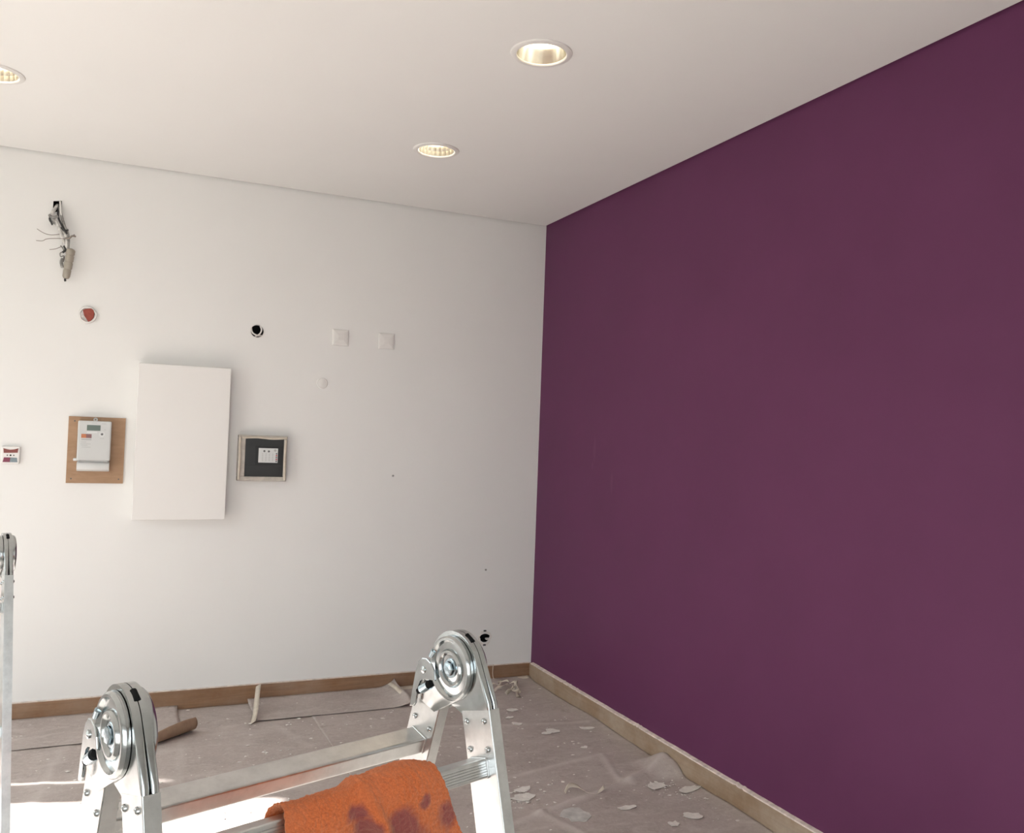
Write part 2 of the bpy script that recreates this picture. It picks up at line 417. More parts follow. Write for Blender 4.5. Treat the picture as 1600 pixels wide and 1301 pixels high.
RID_L = [((.75, 4.50), (.86, 4.15), .003, .018), ((-.3, 4.05), (.95, 3.85), .0025, .03), ((.1, 3.4), (1.0, 3.5), .004, .04), ((-.5, 3.9), (-.05, 3.62), .007, .05),
         ((.30, 4.4), (.22, 3.3), .002, .02), ((-.2, 4.5), (-.35, 3.2), .003, .03)]
def hl(x, y, h): return (x, y, h + ridges(x, y, RID_L))
paper('masking_paper', -2.5, 1.06, 1.5, YB-.02, .0008, .022, hl, 'brown paper sheet under the silver ladder, with sunlight on it', wear=wear_of(RID_L, .7))
# pieces laid along the white wall
def hm(x, y, h):
    e = max(0, (x-1.38)/.12); q = max(0, (y-4.80)/.12)
    return (x - .01*e*e, y, h + .045*e*e*min(1, max(0, (y-4.53)/.15)+.25) + .02*q*q)
paper('masking_paper', .665, 1.50, 4.575, YB-.018, .0085, .015, hm, 'paper piece by the white wall skirting with its right edge lifted')
def hc(x, y, h):
    q = max(0, (y-4.83)/.08)
    return (x, y, h + .015*q*q)
paper('masking_paper', -.75, .305, 4.50, YB-.018, .0062, .018, hc, 'paper piece by the white wall skirting, left of the curled flap')

# curled flap (its underside shows)
def curl(name, p0, p1, width, rad, turns, mater, label, cat, z0=.004, taper=.0):
    """strip that lies along p0->p1 and curls up over its width"""
    a = Vector((*p0, 0)); b = Vector((*p1, 0)); d = (b-a).normalized(); nrm = Vector((-d.y, d.x, 0)); L = (b-a).length
    bm = bmesh.new(); g = []
    nn, mm = 14, 18
    for i in range(nn+1):
        s = i/nn; row = []
        for j in range(mm+1):
            t = j/mm*(1 - taper*s); fl = .3
            if t < fl: x, zz = t*width, 0
            else:
                an = (t-fl)/(1-fl)*turns*2*PI; rr = rad*(1 + .15*math.sin(s*3))
                x, zz = fl*width + rr*math.sin(an), rr*(1-math.cos(an))
            p = a + d*(s*L) + nrm*x
            row.append(bm.verts.new((p.x, p.y, z0 + zz + .001*noise.noise((s*6, t*6, 1)))))
        g.append(row)
    for i in range(nn):
        for j in range(mm): bm.faces.new((g[i][j], g[i+1][j], g[i+1][j+1], g[i][j+1]))
    o = obj(name, bm, mater, smooth=False)
    for p in o.data.polygons: p.use_smooth = True
    md = o.modifiers.new('thick', 'SOLIDIFY'); md.thickness = .0008
    return tag(o, label, cat)
curl('curled_paper_flap', (.325, 4.58), (.135, 4.43), .16, .036, .40, 'paper_under', 'rolled up corner flap of brown paper behind the near ladder hinge', 'paper', .009, .1)

# tape strip peeled from the paper, leaning against the skirting
def ribbon(name, pts, width, side, mater, label, cat, group=None, wob=0.0):
    path = smoothpath(pts, 6); bm = bmesh.new(); g = []
    sd = Vector(side).normalized()
    for i, p in enumerate(path):
        t = i/(len(path)-1)
        a = wob*math.sin(t*7); s2 = (sd + Vector((0, 0, a))).normalized()
        g.append([bm.verts.new(p - s2*width/2), bm.verts.new(p + s2*width/2)])
    for i in range(len(g)-1): bm.faces.new((g[i][0], g[i+1][0], g[i+1][1], g[i][1]))
    o = obj(name, bm, mater)
    for p in o.data.polygons: p.use_smooth = True
    md = o.modifiers.new('thick', 'SOLIDIFY'); md.thickness = .0007
    return tag(o, label, cat, group)
ribbon('peeled_tape', [(.645, 4.548, .012), (.668, 4.64, .030), (.690, 4.76, .060), (.712, 4.88, .092), (.716, 4.897, .100)], .030, (1, .02, .55), 'tape', 'long peeled tape strip leaning up against the white wall skirting', 'tape')
ribbon('paper_edge_tape', [(1.482, 4.60, .016), (1.478, 4.70, .040), (1.462, 4.80, .052), (1.45, 4.88, .056)], .026, (1, 0, .5), 'tape', 'tape along the lifted right edge of the wall-side paper piece', 'tape')
ribbon('paper_edge_tape', [(1.52, 4.88, .018), (1.70, 4.895, .02), (1.95, 4.90, .014), (2.16, 4.895, .012), (2.34, 4.885, .022)], .028, (0, 1, .35), 'tape', 'tape edge running beside the skirting into the far floor corner', 'tape', wob=.15)
ribbon('tape_curl', [(1.755, 3.262, .012), (1.785, 3.285, .028), (1.82, 3.272, .026), (1.845, 3.232, .012), (1.880, 3.214, .010), (1.925, 3.228, .026)], .022, (.25, 1, .1), 'tape', 'loose pale tape curl lying mid-floor near the paper ridge', 'tape', wob=.5)
# scraps heaped in the far corner
scr = [((2.11, 4.80), .15, 70, .016), ((2.14, 4.76), .13, 120, .014), ((2.09, 4.72), .12, 20, .018), ((2.16, 4.70), .16, 95, .015), ((2.05, 4.75), .10, 160, .012), ((2.12, 4.66), .11, 40, .022), ((2.19, 4.74), .10, 60, .015), ((2.13, 4.60), .09, 85, .03)]
names = ['upmost', 'second', 'third', 'fourth', 'fifth', 'sixth', 'seventh', 'lowest']
for i, ((cx, cy), L, an, wd) in enumerate(scr):
    a = math.radians(an); dx, dy = math.cos(a)*L/2, math.sin(a)*L/2; h = .014 + .006*((i*3) % 5)
    ribbon('tape_scrap', [(cx-dx, cy-dy, .012), (cx-dx*.4, cy-dy*.4, h+.008), (cx+dx*.2+.008, cy+dy*.2, h+.014), (cx+dx, cy+dy, .014+.008*(i % 3))], wd, (-math.sin(a), math.cos(a), .5*((i % 3)-1)), 'tape',
           'crumpled tape scrap in the small heap by the far floor corner', 'tape', 'tape scraps heaped in the far corner', wob=.8)

# larger plaster flakes, each its own, then the uncounted crumbs
def flake(name, x, y, r, sx, an, z, mater, label, cat, group, lift=.2, seed=0):
    rnd = random.Random(seed*31+5); n = 13; bm = bmesh.new()
    rr = [r*(.65+.5*rnd.random()) for _ in range(n)]
    top = []; bot = []
    for k in range(n):
        t = 2*PI*k/n; a = rr[k]*math.cos(t)*sx; b = rr[k]*math.sin(t)
        px = x + a*math.cos(an) - b*math.sin(an); py = y + a*math.sin(an) + b*math.cos(an)
        zz = z + lift*(a*a+b*b)/max(r, .01)
        top.append(bm.verts.new((px, py, zz+.0018))); bot.append(bm.verts.new((px, py, zz)))
    c = bm.verts.new((x, y, z+.0022))
    for k in range(n):
        j = (k+1) % n
        bm.faces.new((c, top[k], top[j])); bm.faces.new((top[k], bot[k], bot[j], top[j]))
    bm.faces.new(bot[::-1])
    return tag(obj(name, bm, mater), label, cat, group)
flake('plaster_splash', 1.700, 3.055, .062, 1.05, .5, .0065, 'splash', 'large grey dried plaster splash on the paper nearest the camera', 'plaster', 'plaster flakes on the paper', .02, 1)
FL = [(1.927, 4.134, .024, 1.3, 'wide plaster flake right of the ladder hinge, halfway to the corner'), (2.055, 3.975, .030, 1.3, 'large notched plaster flake mid-floor between ladder and purple wall'), (2.015, 3.955, .02, 1.6, 'small plaster flake beside the large notched one mid-floor'),
      (2.245, 3.96, .022, 1.9, 'thin plaster flake close to the purple wall skirting'), (1.60, 3.355, .028, 1.6, 'broken plaster flake just right of the ladder leg'), (1.57, 3.275, .036, 1.7, 'crumbled plaster flake in front of the ladder leg'),
      (2.00, 4.35, .026, 1.5, 'long plaster flake below the heap of tape scraps'), (1.93, 4.24, .020, 1.4, 'plaster flake between the tape heap and the ladder stile'), (2.10, 3.72, .013, 1.6, 'tiny plaster flake near the crease junction'),
      (2.03, 2.86, .022, 1.3, 'round plaster flake near the bottom frame edge'), (2.14, 2.90, .03, 1.5, 'angular plaster flake by the right skirting near the frame bottom'), (2.17, 3.20, .032, 1.6, 'plaster flake just in front of the paper bulge by the skirting'), (2.29, 3.12, .03, 2.2, 'long plaster flake lying along the right skirting'), (1.93, 3.05, .02, 2.2, 'slim plaster flake right of the grey plaster splash')]
for i, (x, y, r, sx, lb) in enumerate(FL):
    flake('plaster_flake', x, y, r, sx, random.uniform(-.6, .6), .0075, 'flake', lb, 'plaster', 'plaster flakes on the paper', .05, i+3)
bm = bmesh.new()
rnd = random.Random(11)
def crumb(x, y, r, z):
    n = 5; t0 = rnd.random()*6; c = bm.verts.new((x, y, z+.003)); vs = []
    for k in range(n):
        q = r*(.5+.8*rnd.random()); t = t0+2*PI*k/n
        vs.append(bm.verts.new((x+q*1.3*math.cos(t), y+q*math.sin(t), z-.001+.0035*rnd.random())))
    for k in range(n): bm.faces.new((c, vs[k], vs[(k+1) % n]))
for k in range(520):
    x = rnd.uniform(-.7, 2.32); y = rnd.uniform(2.8, 4.88)
    if noise.noise((x*2.2, y*2.2, 5)) < -.15 and rnd.random() < .7: continue
    zz = .0075 if (x > .98 or y > 4.5) else .0055
    if .665 < x < 1.5 and y > 4.58: zz = .0125
    crumb(x, y, rnd.choice([.003, .004, .005, .006, .009]), zz)
for k in range(70):
    crumb(1.55+rnd.gauss(0, .06), 3.28+rnd.gauss(0, .05), rnd.choice([.003, .004, .008]), .0085)
    crumb(2.22+rnd.gauss(0, .07), 3.15+rnd.gauss(0, .1), rnd.choice([.003, .004, .006]), .009)
tag(obj('plaster_crumbs', bm, 'flake'), 'white plaster and paint crumbs strewn over the brown paper', 'plaster', kind='stuff')

# ------------------------------------------------------------------ downlights
LBL = ['round recessed downlight with smooth bright reflector, nearest the camera', 'fluted recessed downlight in the middle of the ceiling, second row', 'fluted recessed downlight cut by the left picture edge']
for i, (x, y) in enumerate(LIGHTS):
    t = empty('recessed_downlight', (x, y, ZC)); tag(t, LBL[i], 'downlight', 'ceiling downlights')
    fn = lambda a, b, c: (a, b, c)
    bm = bmesh.new()
    lathe(bm, [(.086, .004), (.086, -.004), (.089, -.0075), (.098, -.0075), (.107, -.004), (.109, .0002), (.109, .004)], fn, 56, closed=True)
    obj('trim_ring', bm, 'plate', t, True)
    fl = (lambda th, r, z: 1 + .035*abs(math.sin(th*10))*(1 if r > .06 else .5)) if i else None
    bm = bmesh.new()
    rings = lathe(bm, [(.086 if not i else .0825, -.001), (.083 if not i else .080, .02), (.074, .05), (.060, .085), (.045, .105)], fn, 120 if i else 56, wob=fl)
    cap(bm, rings[-1])
    rf = obj('reflector', bm, 'reflector', t, not i)
    bm = bmesh.new(); lathe(bm, [(.0005, .040), (.030, .041), (.060, .046), (.069, .054), (.060, .060)], fn, 32)
    obj('lamp_glass', bm, 'glow', t, True)

# ------------------------------------------------------------------ things on the white wall
def wallbox(name, x0, x1, z0, z1, d0, d1, material, parent=None, bev=.003):
    return bxo(name, (x0, x1, YB-d1, YB-d0, z0, z1), material, parent, bev)
# big white cover
t = empty('cover_panel', (.265, YB, 1.01)); tag(t, 'large plain white rectangular cover box on the wall beside the meter', 'panel')
def lw(o, t):           # keep world place when parented
    o.matrix_parent_inverse = Matrix.Translation(-t.location); return o
lw(wallbox('cover_body', .043, .492, 1.012, 1.812, 0.0, .072, 'box_white', t, .002), t)
lw(wallbox('cover_door', .040, .495, 1.009, 1.815, .074, .088, 'box_white', t, .0025), t)
# meter on its board
tag(wallbox('backing_board', -.273, -.009, 1.190, 1.528, 0.0, .012, 'board', None, .001), 'brown plywood backing board behind the electricity meter', 'board')
for k, (x, z) in enumerate([(-.245, 1.505), (-.030, 1.212), (-.250, 1.212)]):
    o = obj('screw', (lambda b: (lathe(b, [(.0001, -.0012), (.003, -.001), (.004, .0002)], lambda a, c, tt: (x+a, YB-.012+tt, z+c), 10), b)[1])(bmesh.new()), 'dark_print', bpy.data.objects['backing_board'])
t = empty('electricity_meter', (-.15, YB-.012, 1.25)); tag(t, 'grey white electricity meter with small green display on the plywood board', 'meter')
lw(wallbox('housing', -.227, -.074, 1.306, 1.508, .012, .070, 'meter', t, .006), t)
lw(wallbox('lower_body', -.222, -.078, 1.262, 1.31, .012, .060, 'meter', t, .004), t)
bm = bmesh.new()
prof = [(.012, 1.253), (.055, 1.253), (.070, 1.262), (.074, 1.278), (.068, 1.294), (.060, 1.301), (.012, 1.301)]
extrude(bm, prof, lambda d, z, xx: (xx, YB-d, z), -.225, -.076, .003)
lw(obj('terminal_cover', bm, 'meter_cover', t, True), t)
bm = bmesh.new()
lathe(bm, [(.004, .0), (.004, .006), (.010, .006), (.010, .0)], lambda a, b, c: (-.150+a, YB-.014-c, 1.515+b), 18, closed=True)
lw(obj('hanging_eye', bm, 'meter', t, True), t)
lw(wallbox('sealing_tab', -.243, -.224, 1.303, 1.318, .02, .05, 'meter_cover', t, .004), t)
lw(wallbox('display', -.186, -.124, 1.459, 1.487, .069, .0708, 'lcd', t, .0005), t)
lw(wallbox('display_strip', -.186, -.138, 1.447, 1.454, .069, .0706, 'label', t, .0003), t)
lw(wallbox('sticker', -.210, -.188, 1.421, 1.441, .069, .0707, 'orange_print', t, .0003), t)
lw(wallbox('sticker', -.188, -.163, 1.421, 1.441, .069, .0707, 'wine_print', t, .0003), t)
lw(wallbox('sticker_strip', -.209, -.163, 1.410, 1.417, .069, .0707, 'grey_print', t, .0003), t)
bm = bmesh.new(); lathe(bm, [(.0002, .0015), (.005, .0015), (.0055, 0)], lambda a, b, c: (-.116+a, YB-.070-c, 1.442+b), 16)
lw(obj('optical_port', bm, 'dark_print', t), t)
bm = bmesh.new(); lathe(bm, [(.0095, .0), (.0095, .0012), (.013, .0012), (.013, 0)], lambda a, b, c: (-.116+a, YB-.070-c, 1.442+b), 20, closed=True)
lw(obj('port_ring', bm, 'meter_cover', t), t)
bm = bmesh.new()
for z, a, b in ((1.399, -.210, -.185), (1.390, -.212, -.165), (1.383, -.21, -.18), (1.374, -.205, -.165), (1.496, -.165, -.140), (1.494, -.118, -.098), (1.464, -.108, -.098), (1.419, -.125, -.105)):
    box(bm, a, b, YB-.0704, YB-.0695, z, z+.0022)
tag(lw(obj('printed_lines', bm, 'grey_print', t), t), kind='stuff')
bm = bmesh.new(); box(bm, -.222, -.080, YB-.0725, YB-.066, 1.3015, 1.3027)
for xx in (-.214, -.088): lathe(bm, [(.0002, .003), (.006, .003), (.0065, 0)], lambda a, b, c: (xx+a, YB-.066-c, 1.305+b), 12)
lw(obj('cover_seam', bm, 'grey_print', t), t)
# black alarm panel
t = empty('alarm_panel', (.684, YB, 1.21)); tag(t, 'black alarm control panel with white label in a taped grey surround', 'panel')
bm = bmesh.new()
ox0, ox1, oz0, oz1, ix0, ix1, iz0, iz1 = .553, .812, 1.213, 1.463, .590, .794, 1.238, 1.446
for (a, b, c, d) in ((ox0, ox1, oz0, iz0), (ox0, ox1, iz1, oz1), (ox0, ix0, iz0, iz1), (ix1, ox1, iz0, iz1)):
    box(bm, a, b, YB-.052, YB, c, d, .004)
lw(obj('surround', bm, 'bezel', t), t)
lw(wallbox('face', ix0-.002, ix1+.002, iz0-.002, iz1+.002, .01, .046, 'black_plastic', t, .001), t)
lw(wallbox('face_inset', .643, .788, 1.300, 1.405, .044, .0485, 'black_plastic2', t, .001), t)
lw(wallbox('lower_door', .596, .790, 1.243, 1.292, .044, .0480, 'black_plastic', t, .001), t)
lb_ = lw(wallbox('label_plate', .660, .763, 1.315, 1.394, .047, .0505, 'label', t, .0008), t)
def dot(nm, x, z, r, mater, d=.0505):
    bm = bmesh.new(); rg = lathe(bm, [(r, -.0003), (r, .0012)], lambda a, b, c: (x+a, YB-d-c, z+b), 14); cap(bm, rg[-1]); return lw(obj(nm, bm, mater, t), t)
dot('indicator', .690, 1.378, .0058, 'dark_print'); dot('indicator', .714, 1.377, .0058, 'dark_print'); dot('emblem', .748, 1.383, .007, 'grey_print')
for k in range(5): dot('indicator', .7555, 1.365-.0105*k, .0042, 'red_dot' if k in (1, 3) else 'dark_print')
bm = bmesh.new()
for r_ in range(5):
    for c_ in range(4): box(bm, .678+.018*c_, .685+.018*c_, YB-.0509, YB-.0503, 1.325+.009*r_, 1.328+.009*r_)
tag(lw(obj('printed_lines', bm, 'grey_print', t), t), kind='stuff')
# tape remnants of the surround
for nm, pts in (('masking_strip', [(.560, YB-.054, 1.222), (.562, YB-.055, 1.34), (.559, YB-.054, 1.452)]), ('masking_strip', [(.57, YB-.053, 1.448), (.65, YB-.055, 1.452), (.73, YB-.053, 1.447), (.806, YB-.054, 1.452)]), ('masking_strip', [(.803, YB-.053, 1.44), (.801, YB-.055, 1.34), (.804, YB-.053, 1.222)])):
    o = tubeo(nm, pts, .006, 'tape', t, 6); lw(o, t)
# blank plates
def blank(x, z, s, label):
    bm = bmesh.new(); h = s/2
    lv = [(h, 0), (h, .005), (h*.96, .0075), (h*.80, .0095), (h*.3, .0125)]
    rs = []
    for r, d in lv: rs.append([bm.verts.new((x+a*r, YB-d, z+b*r)) for a, b in ((-1, -1), (1, -1), (1, 1), (-1, 1))])
    for i in range(len(rs)-1):
        for k in range(4): bm.faces.new((rs[i][k], rs[i][(k+1) % 4], rs[i+1][(k+1) % 4], rs[i+1][k]))
    cap(bm, rs[-1]); cap(bm, rs[0])
    tag(obj('blank_plate', bm, 'plate'), label, 'wall plate', 'white blank wall plates')
blank(1.092, 2.037, .092, 'square white blank plate, left of the two on the white wall')
blank(1.363, 2.037, .092, 'square white blank plate, right one, nearer the purple wall')
bm = bmesh.new(); rg = lathe(bm, [(.031, 0), (.031, .004), (.028, .007), (.022, .0065), (.018, .0075), (.006, .009)], lambda a, b, c: (.999+a, YB-c, 1.770+b), 36); cap(bm, rg[-1])
tag(obj('round_blank_plate', bm, 'plate', None, True), 'small round white blank cap below the square plates', 'wall plate')
# round junction box with red filling
t = empty('junction_box', (-.211, YB, 2.048)); tag(t, 'round white junction box with red middle on the left white wall', 'junction box')
bm = bmesh.new(); lathe(bm, [(.044, 0), (.044, .012), (.041, .016), (.034, .016), (.031, .008), (.031, 0)], lambda a, b, c: (-.211+a, YB-c, 2.048+b), 36, closed=True, wob=lambda th, r, z: 1+.03*math.sin(3*th+1)+.02*math.sin(7*th))
lw(obj('ring', bm, 'plate', t, True), t)
bm = bmesh.new()
pts = [(-.027, .022), (-.012, .030), (.010, .034), (.022, .026), (.027, .008), (.024, -.012), (.012, -.03), (.000, -.036), (-.008, -.022), (-.020, -.006)]
extrude(bm, pts, lambda a, b, c: (-.206+a, YB-c, 2.048+b), .0, .020, .003); lw(obj('red_cap', bm, 'red', t), t)
bm = bmesh.new(); lathe(bm, [(.0002, .012), (.032, .011), (.033, 0)], lambda a, b, c: (-.211+a, YB-c, 2.048+b), 24); lw(obj('inner_plate', bm, 'cable_white', t), t)
# open round box with white wire loops
t = empty('open_conduit_box', (.631, YB, 2.036)); tag(t, 'open round black wall box crossed by white wire loops', 'junction box')
bm = bmesh.new(); lathe(bm, [(.0345, -.03), (.0345, .002), (.040, .003), (.040, -.001)], lambda a, b, c: (.631+a, YB-c, 2.036+b), 30); lw(obj('rim', bm, 'plate', t, True), t)
for pts in ([(.600, YB+.01, 2.05), (.606, YB-.004, 2.025), (.630, YB-.008, 2.012), (.655, YB+.01, 2.015)], [(.648, YB+.012, 2.066), (.653, YB-.004, 2.045), (.645, YB-.006, 2.022), (.622, YB+.01, 2.006)]):
    lw(tubeo('wire_loop', pts, .0042, 'plate', t), t)
# ragged open socket box near the corner
t = empty('open_socket_box', (2.057, YB, .268)); tag(t, 'open black socket hole low on the white wall near the purple corner', 'socket')
bm = bmesh.new(); lathe(bm, [(.034, -.01), (.036, .0015), (.044, .001), (.043, -.001)], lambda a, b, c: (2.057+a, YB-c, .268+b), 24, wob=lambda th, r, z: 1+.08*math.sin(4*th)+.05*math.sin(9*th+1)); lw(obj('ragged_rim', bm, 'flake', t), t)
lw(bxo('wire_stub', (2.066, 2.086, YB-.004, YB+.02, .256, .266), 'plate', t, .002), t)
for zz in (.312, .226): lw(bxo('screw_lug', (2.047, 2.065, YB-.004, YB+.004, zz-.005, zz+.005), 'dark_print', t, .002), t)
# taped outlet cut by the left frame edge
t = empty('taped_outlet', (-.520, YB, 1.325)); tag(t, 'white wall outlet with maroon tape at the left picture edge', 'outlet')
lw(wallbox('plate', -.560, -.481, 1.281, 1.368, 0, .022, 'plate', t, .005), t)
bm = bmesh.new(); extrude(bm, [(-.552, 1.358), (-.535, 1.352), (-.522, 1.350), (-.505, 1.353), (-.488, 1.359), (-.490, 1.337), (-.550, 1.335)], lambda a, b, c: (a, YB-c, b), .021, .025, .001); lw(obj('tape_strip', bm, 'redtape', t), t)
bm = bmesh.new(); extrude(bm, [(-.553, 1.290), (-.548, 1.313), (-.520, 1.313), (-.522, 1.290)], lambda a, b, c: (a, YB-c, b), .021, .025, .001); lw(obj('tape_strip', bm, 'winetape', t), t)
bm = bmesh.new(); extrude(bm, [(-.522, 1.290), (-.520, 1.313), (-.492, 1.312), (-.489, 1.290)], lambda a, b, c: (a, YB-c, b), .021, .0245, .001); lw(obj('clip_strip', bm, 'slate', t), t)
for xx, r_ in ((-.534, .003), (-.520, .0042), (-.506, .003)):
    bm = bmesh.new(); rg = lathe(bm, [(r_, 0), (r_, .0235)], lambda a, b, c: (xx+a, YB-c, 1.324+b), 10); cap(bm, rg[-1]); lw(obj('socket_hole', bm, 'dark', t), t)
# tiny wall plugs
for x, z, lb in ((1.436, 1.252, 'tiny dark screw plug in the middle of the white wall'), (2.047, .685, 'tiny dark screw plug above the open socket hole')):
    bm = bmesh.new(); rg = lathe(bm, [(.0065, -.001), (.006, .003), (.003, .0035)], lambda a, b, c: (x+a, YB-c, z+b), 12); cap(bm, rg[-1]); tag(obj('wall_plug', bm, 'cable_grey'), lb, 'screw')
tag(tubeo('hanging_string', [(2.112, YB-.018, .108), (2.110, YB-.020, .08), (2.110, YB-.020, .05), (2.114, YB-.022, .028), (2.122, YB-.030, .014)], .0022, 'tape', None, 6), 'thin pale string hanging over the skirting near the corner', 'string')

# torn-out cable bundle
t = empty('cable_bundle', (-.34, YB, 2.2)); tag(t, 'frayed cable bundle with beige terminal hanging from a square wall hole', 'cables')
Y1 = YB-.035
def cab(nm, pts, r, mm, **k): return lw(tubeo(nm, [(a, YB-d, b) for a, d, b in pts], r, mm, t, **k), t)
cab('cable', [(-.375, -.04, 2.60), (-.378, .01, 2.575), (-.392, .035, 2.535), (-.378, .04, 2.50), (-.345, .045, 2.46), (-.322, .045, 2.425), (-.318, .045, 2.36)], .0085, 'cable_white')
cab('cable', [(-.362, -.04, 2.605), (-.360, .015, 2.575), (-.348, .04, 2.53), (-.332, .05, 2.48), (-.312, .05, 2.43), (-.312, .048, 2.36)], .0062, 'cable_grey')
cab('cable', [(-.383, -.04, 2.59), (-.385, .012, 2.555), (-.400, .03, 2.52), (-.396, .045, 2.498), (-.372, .05, 2.487)], .0055, 'cable_grey')
cab('cable', [(-.370, -.04, 2.59), (-.366, .02, 2.56), (-.362, .045, 2.52), (-.340, .055, 2.475), (-.318, .055, 2.44)], .0048, 'cable_black')
cab('cable', [(-.360, .01, 2.61), (-.356, .02, 2.58), (-.352, .038, 2.545), (-.338, .045, 2.50)], .0045, 'plate')
cab('cable', [(-.372, .045, 2.50), (-.352, .055, 2.455), (-.338, .05, 2.42), (-.330, .045, 2.39)], .007, 'cable_white')
cab('sheath_wrap', [(-.402, .04, 2.528), (-.385, .055, 2.515), (-.362, .055, 2.525)], .007, 'cable_grey')
cab('sheath_wrap', [(-.400, .042, 2.512), (-.392, .05, 2.492), (-.386, .05, 2.478)], .0045, 'cable_black')
cab('sheath_wrap', [(-.345, .055, 2.47), (-.33, .062, 2.455), (-.315, .055, 2.462)], .005, 'cable_black')
cab('bare_strand', [(-.343, .05, 2.440), (-.370, .055, 2.430), (-.398, .06, 2.426), (-.425, .06, 2.433), (-.452, .055, 2.449)], .0017, 'copper')
cab('bare_strand', [(-.322, .055, 2.415), (-.360, .06, 2.412), (-.405, .065, 2.403), (-.425, .06, 2.392), (-.453, .055, 2.391)], .0017, 'copper')
cab('bare_strand', [(-.338, .05, 2.376), (-.352, .055, 2.368), (-.366, .055, 2.360), (-.393, .055, 2.353)], .0017, 'copper')
cab('bare_strand', [(-.325, .06, 2.418), (-.308, .065, 2.418), (-.295, .065, 2.432), (-.279, .06, 2.432)], .0045, 'copper')
cab('bare_strand', [(-.315, .06, 2.412), (-.300, .065, 2.428), (-.284, .065, 2.440)], .003, 'cable_grey')
cab('wire_tangle', [(-.345, .04, 2.38), (-.335, .055, 2.368), (-.330, .055, 2.352), (-.345, .05, 2.342), (-.342, .05, 2.325), (-.328, .045, 2.330), (-.330, .05, 2.300)], .003, 'cable_grey')
cab('wire_tangle', [(-.330, .04, 2.38), (-.322, .055, 2.36), (-.335, .055, 2.345)], .0055, 'cable_black')
cab('wire_tangle', [(-.335, .05, 2.315), (-.338, .055, 2.295), (-.332, .055, 2.270)], .0075, 'cable_grey')
bm = bmesh.new()
ax = Vector((-.0165, 0, -.150)).normalized(); c0 = Vector((-.298, Y1-.015, 2.367))
sx = Vector((0, 1, 0)); sy = ax.cross(sx)
prof = [(.006, -.004), (.016, 0), (.021, .006), (.021, .026), (.017, .031), (.0205, .037), (.0205, .060), (.0165, .066), (.020, .072), (.0195, .098), (.0155, .104), (.0185, .110), (.0175, .140), (.012, .150), (.006, .152)]
rg = lathe(bm, prof, lambda a, b, s: c0 + ax*s + sx*a + sy*b, 24); cap(bm, rg[0]); cap(bm, rg[-1])
lw(obj('terminal', bm, 'connector', t, True), t)
cab('cable_stub', [(-.314, .05, 2.225), (-.318, .05, 2.212), (-.316, .05, 2.203)], .005, 'cable_black')

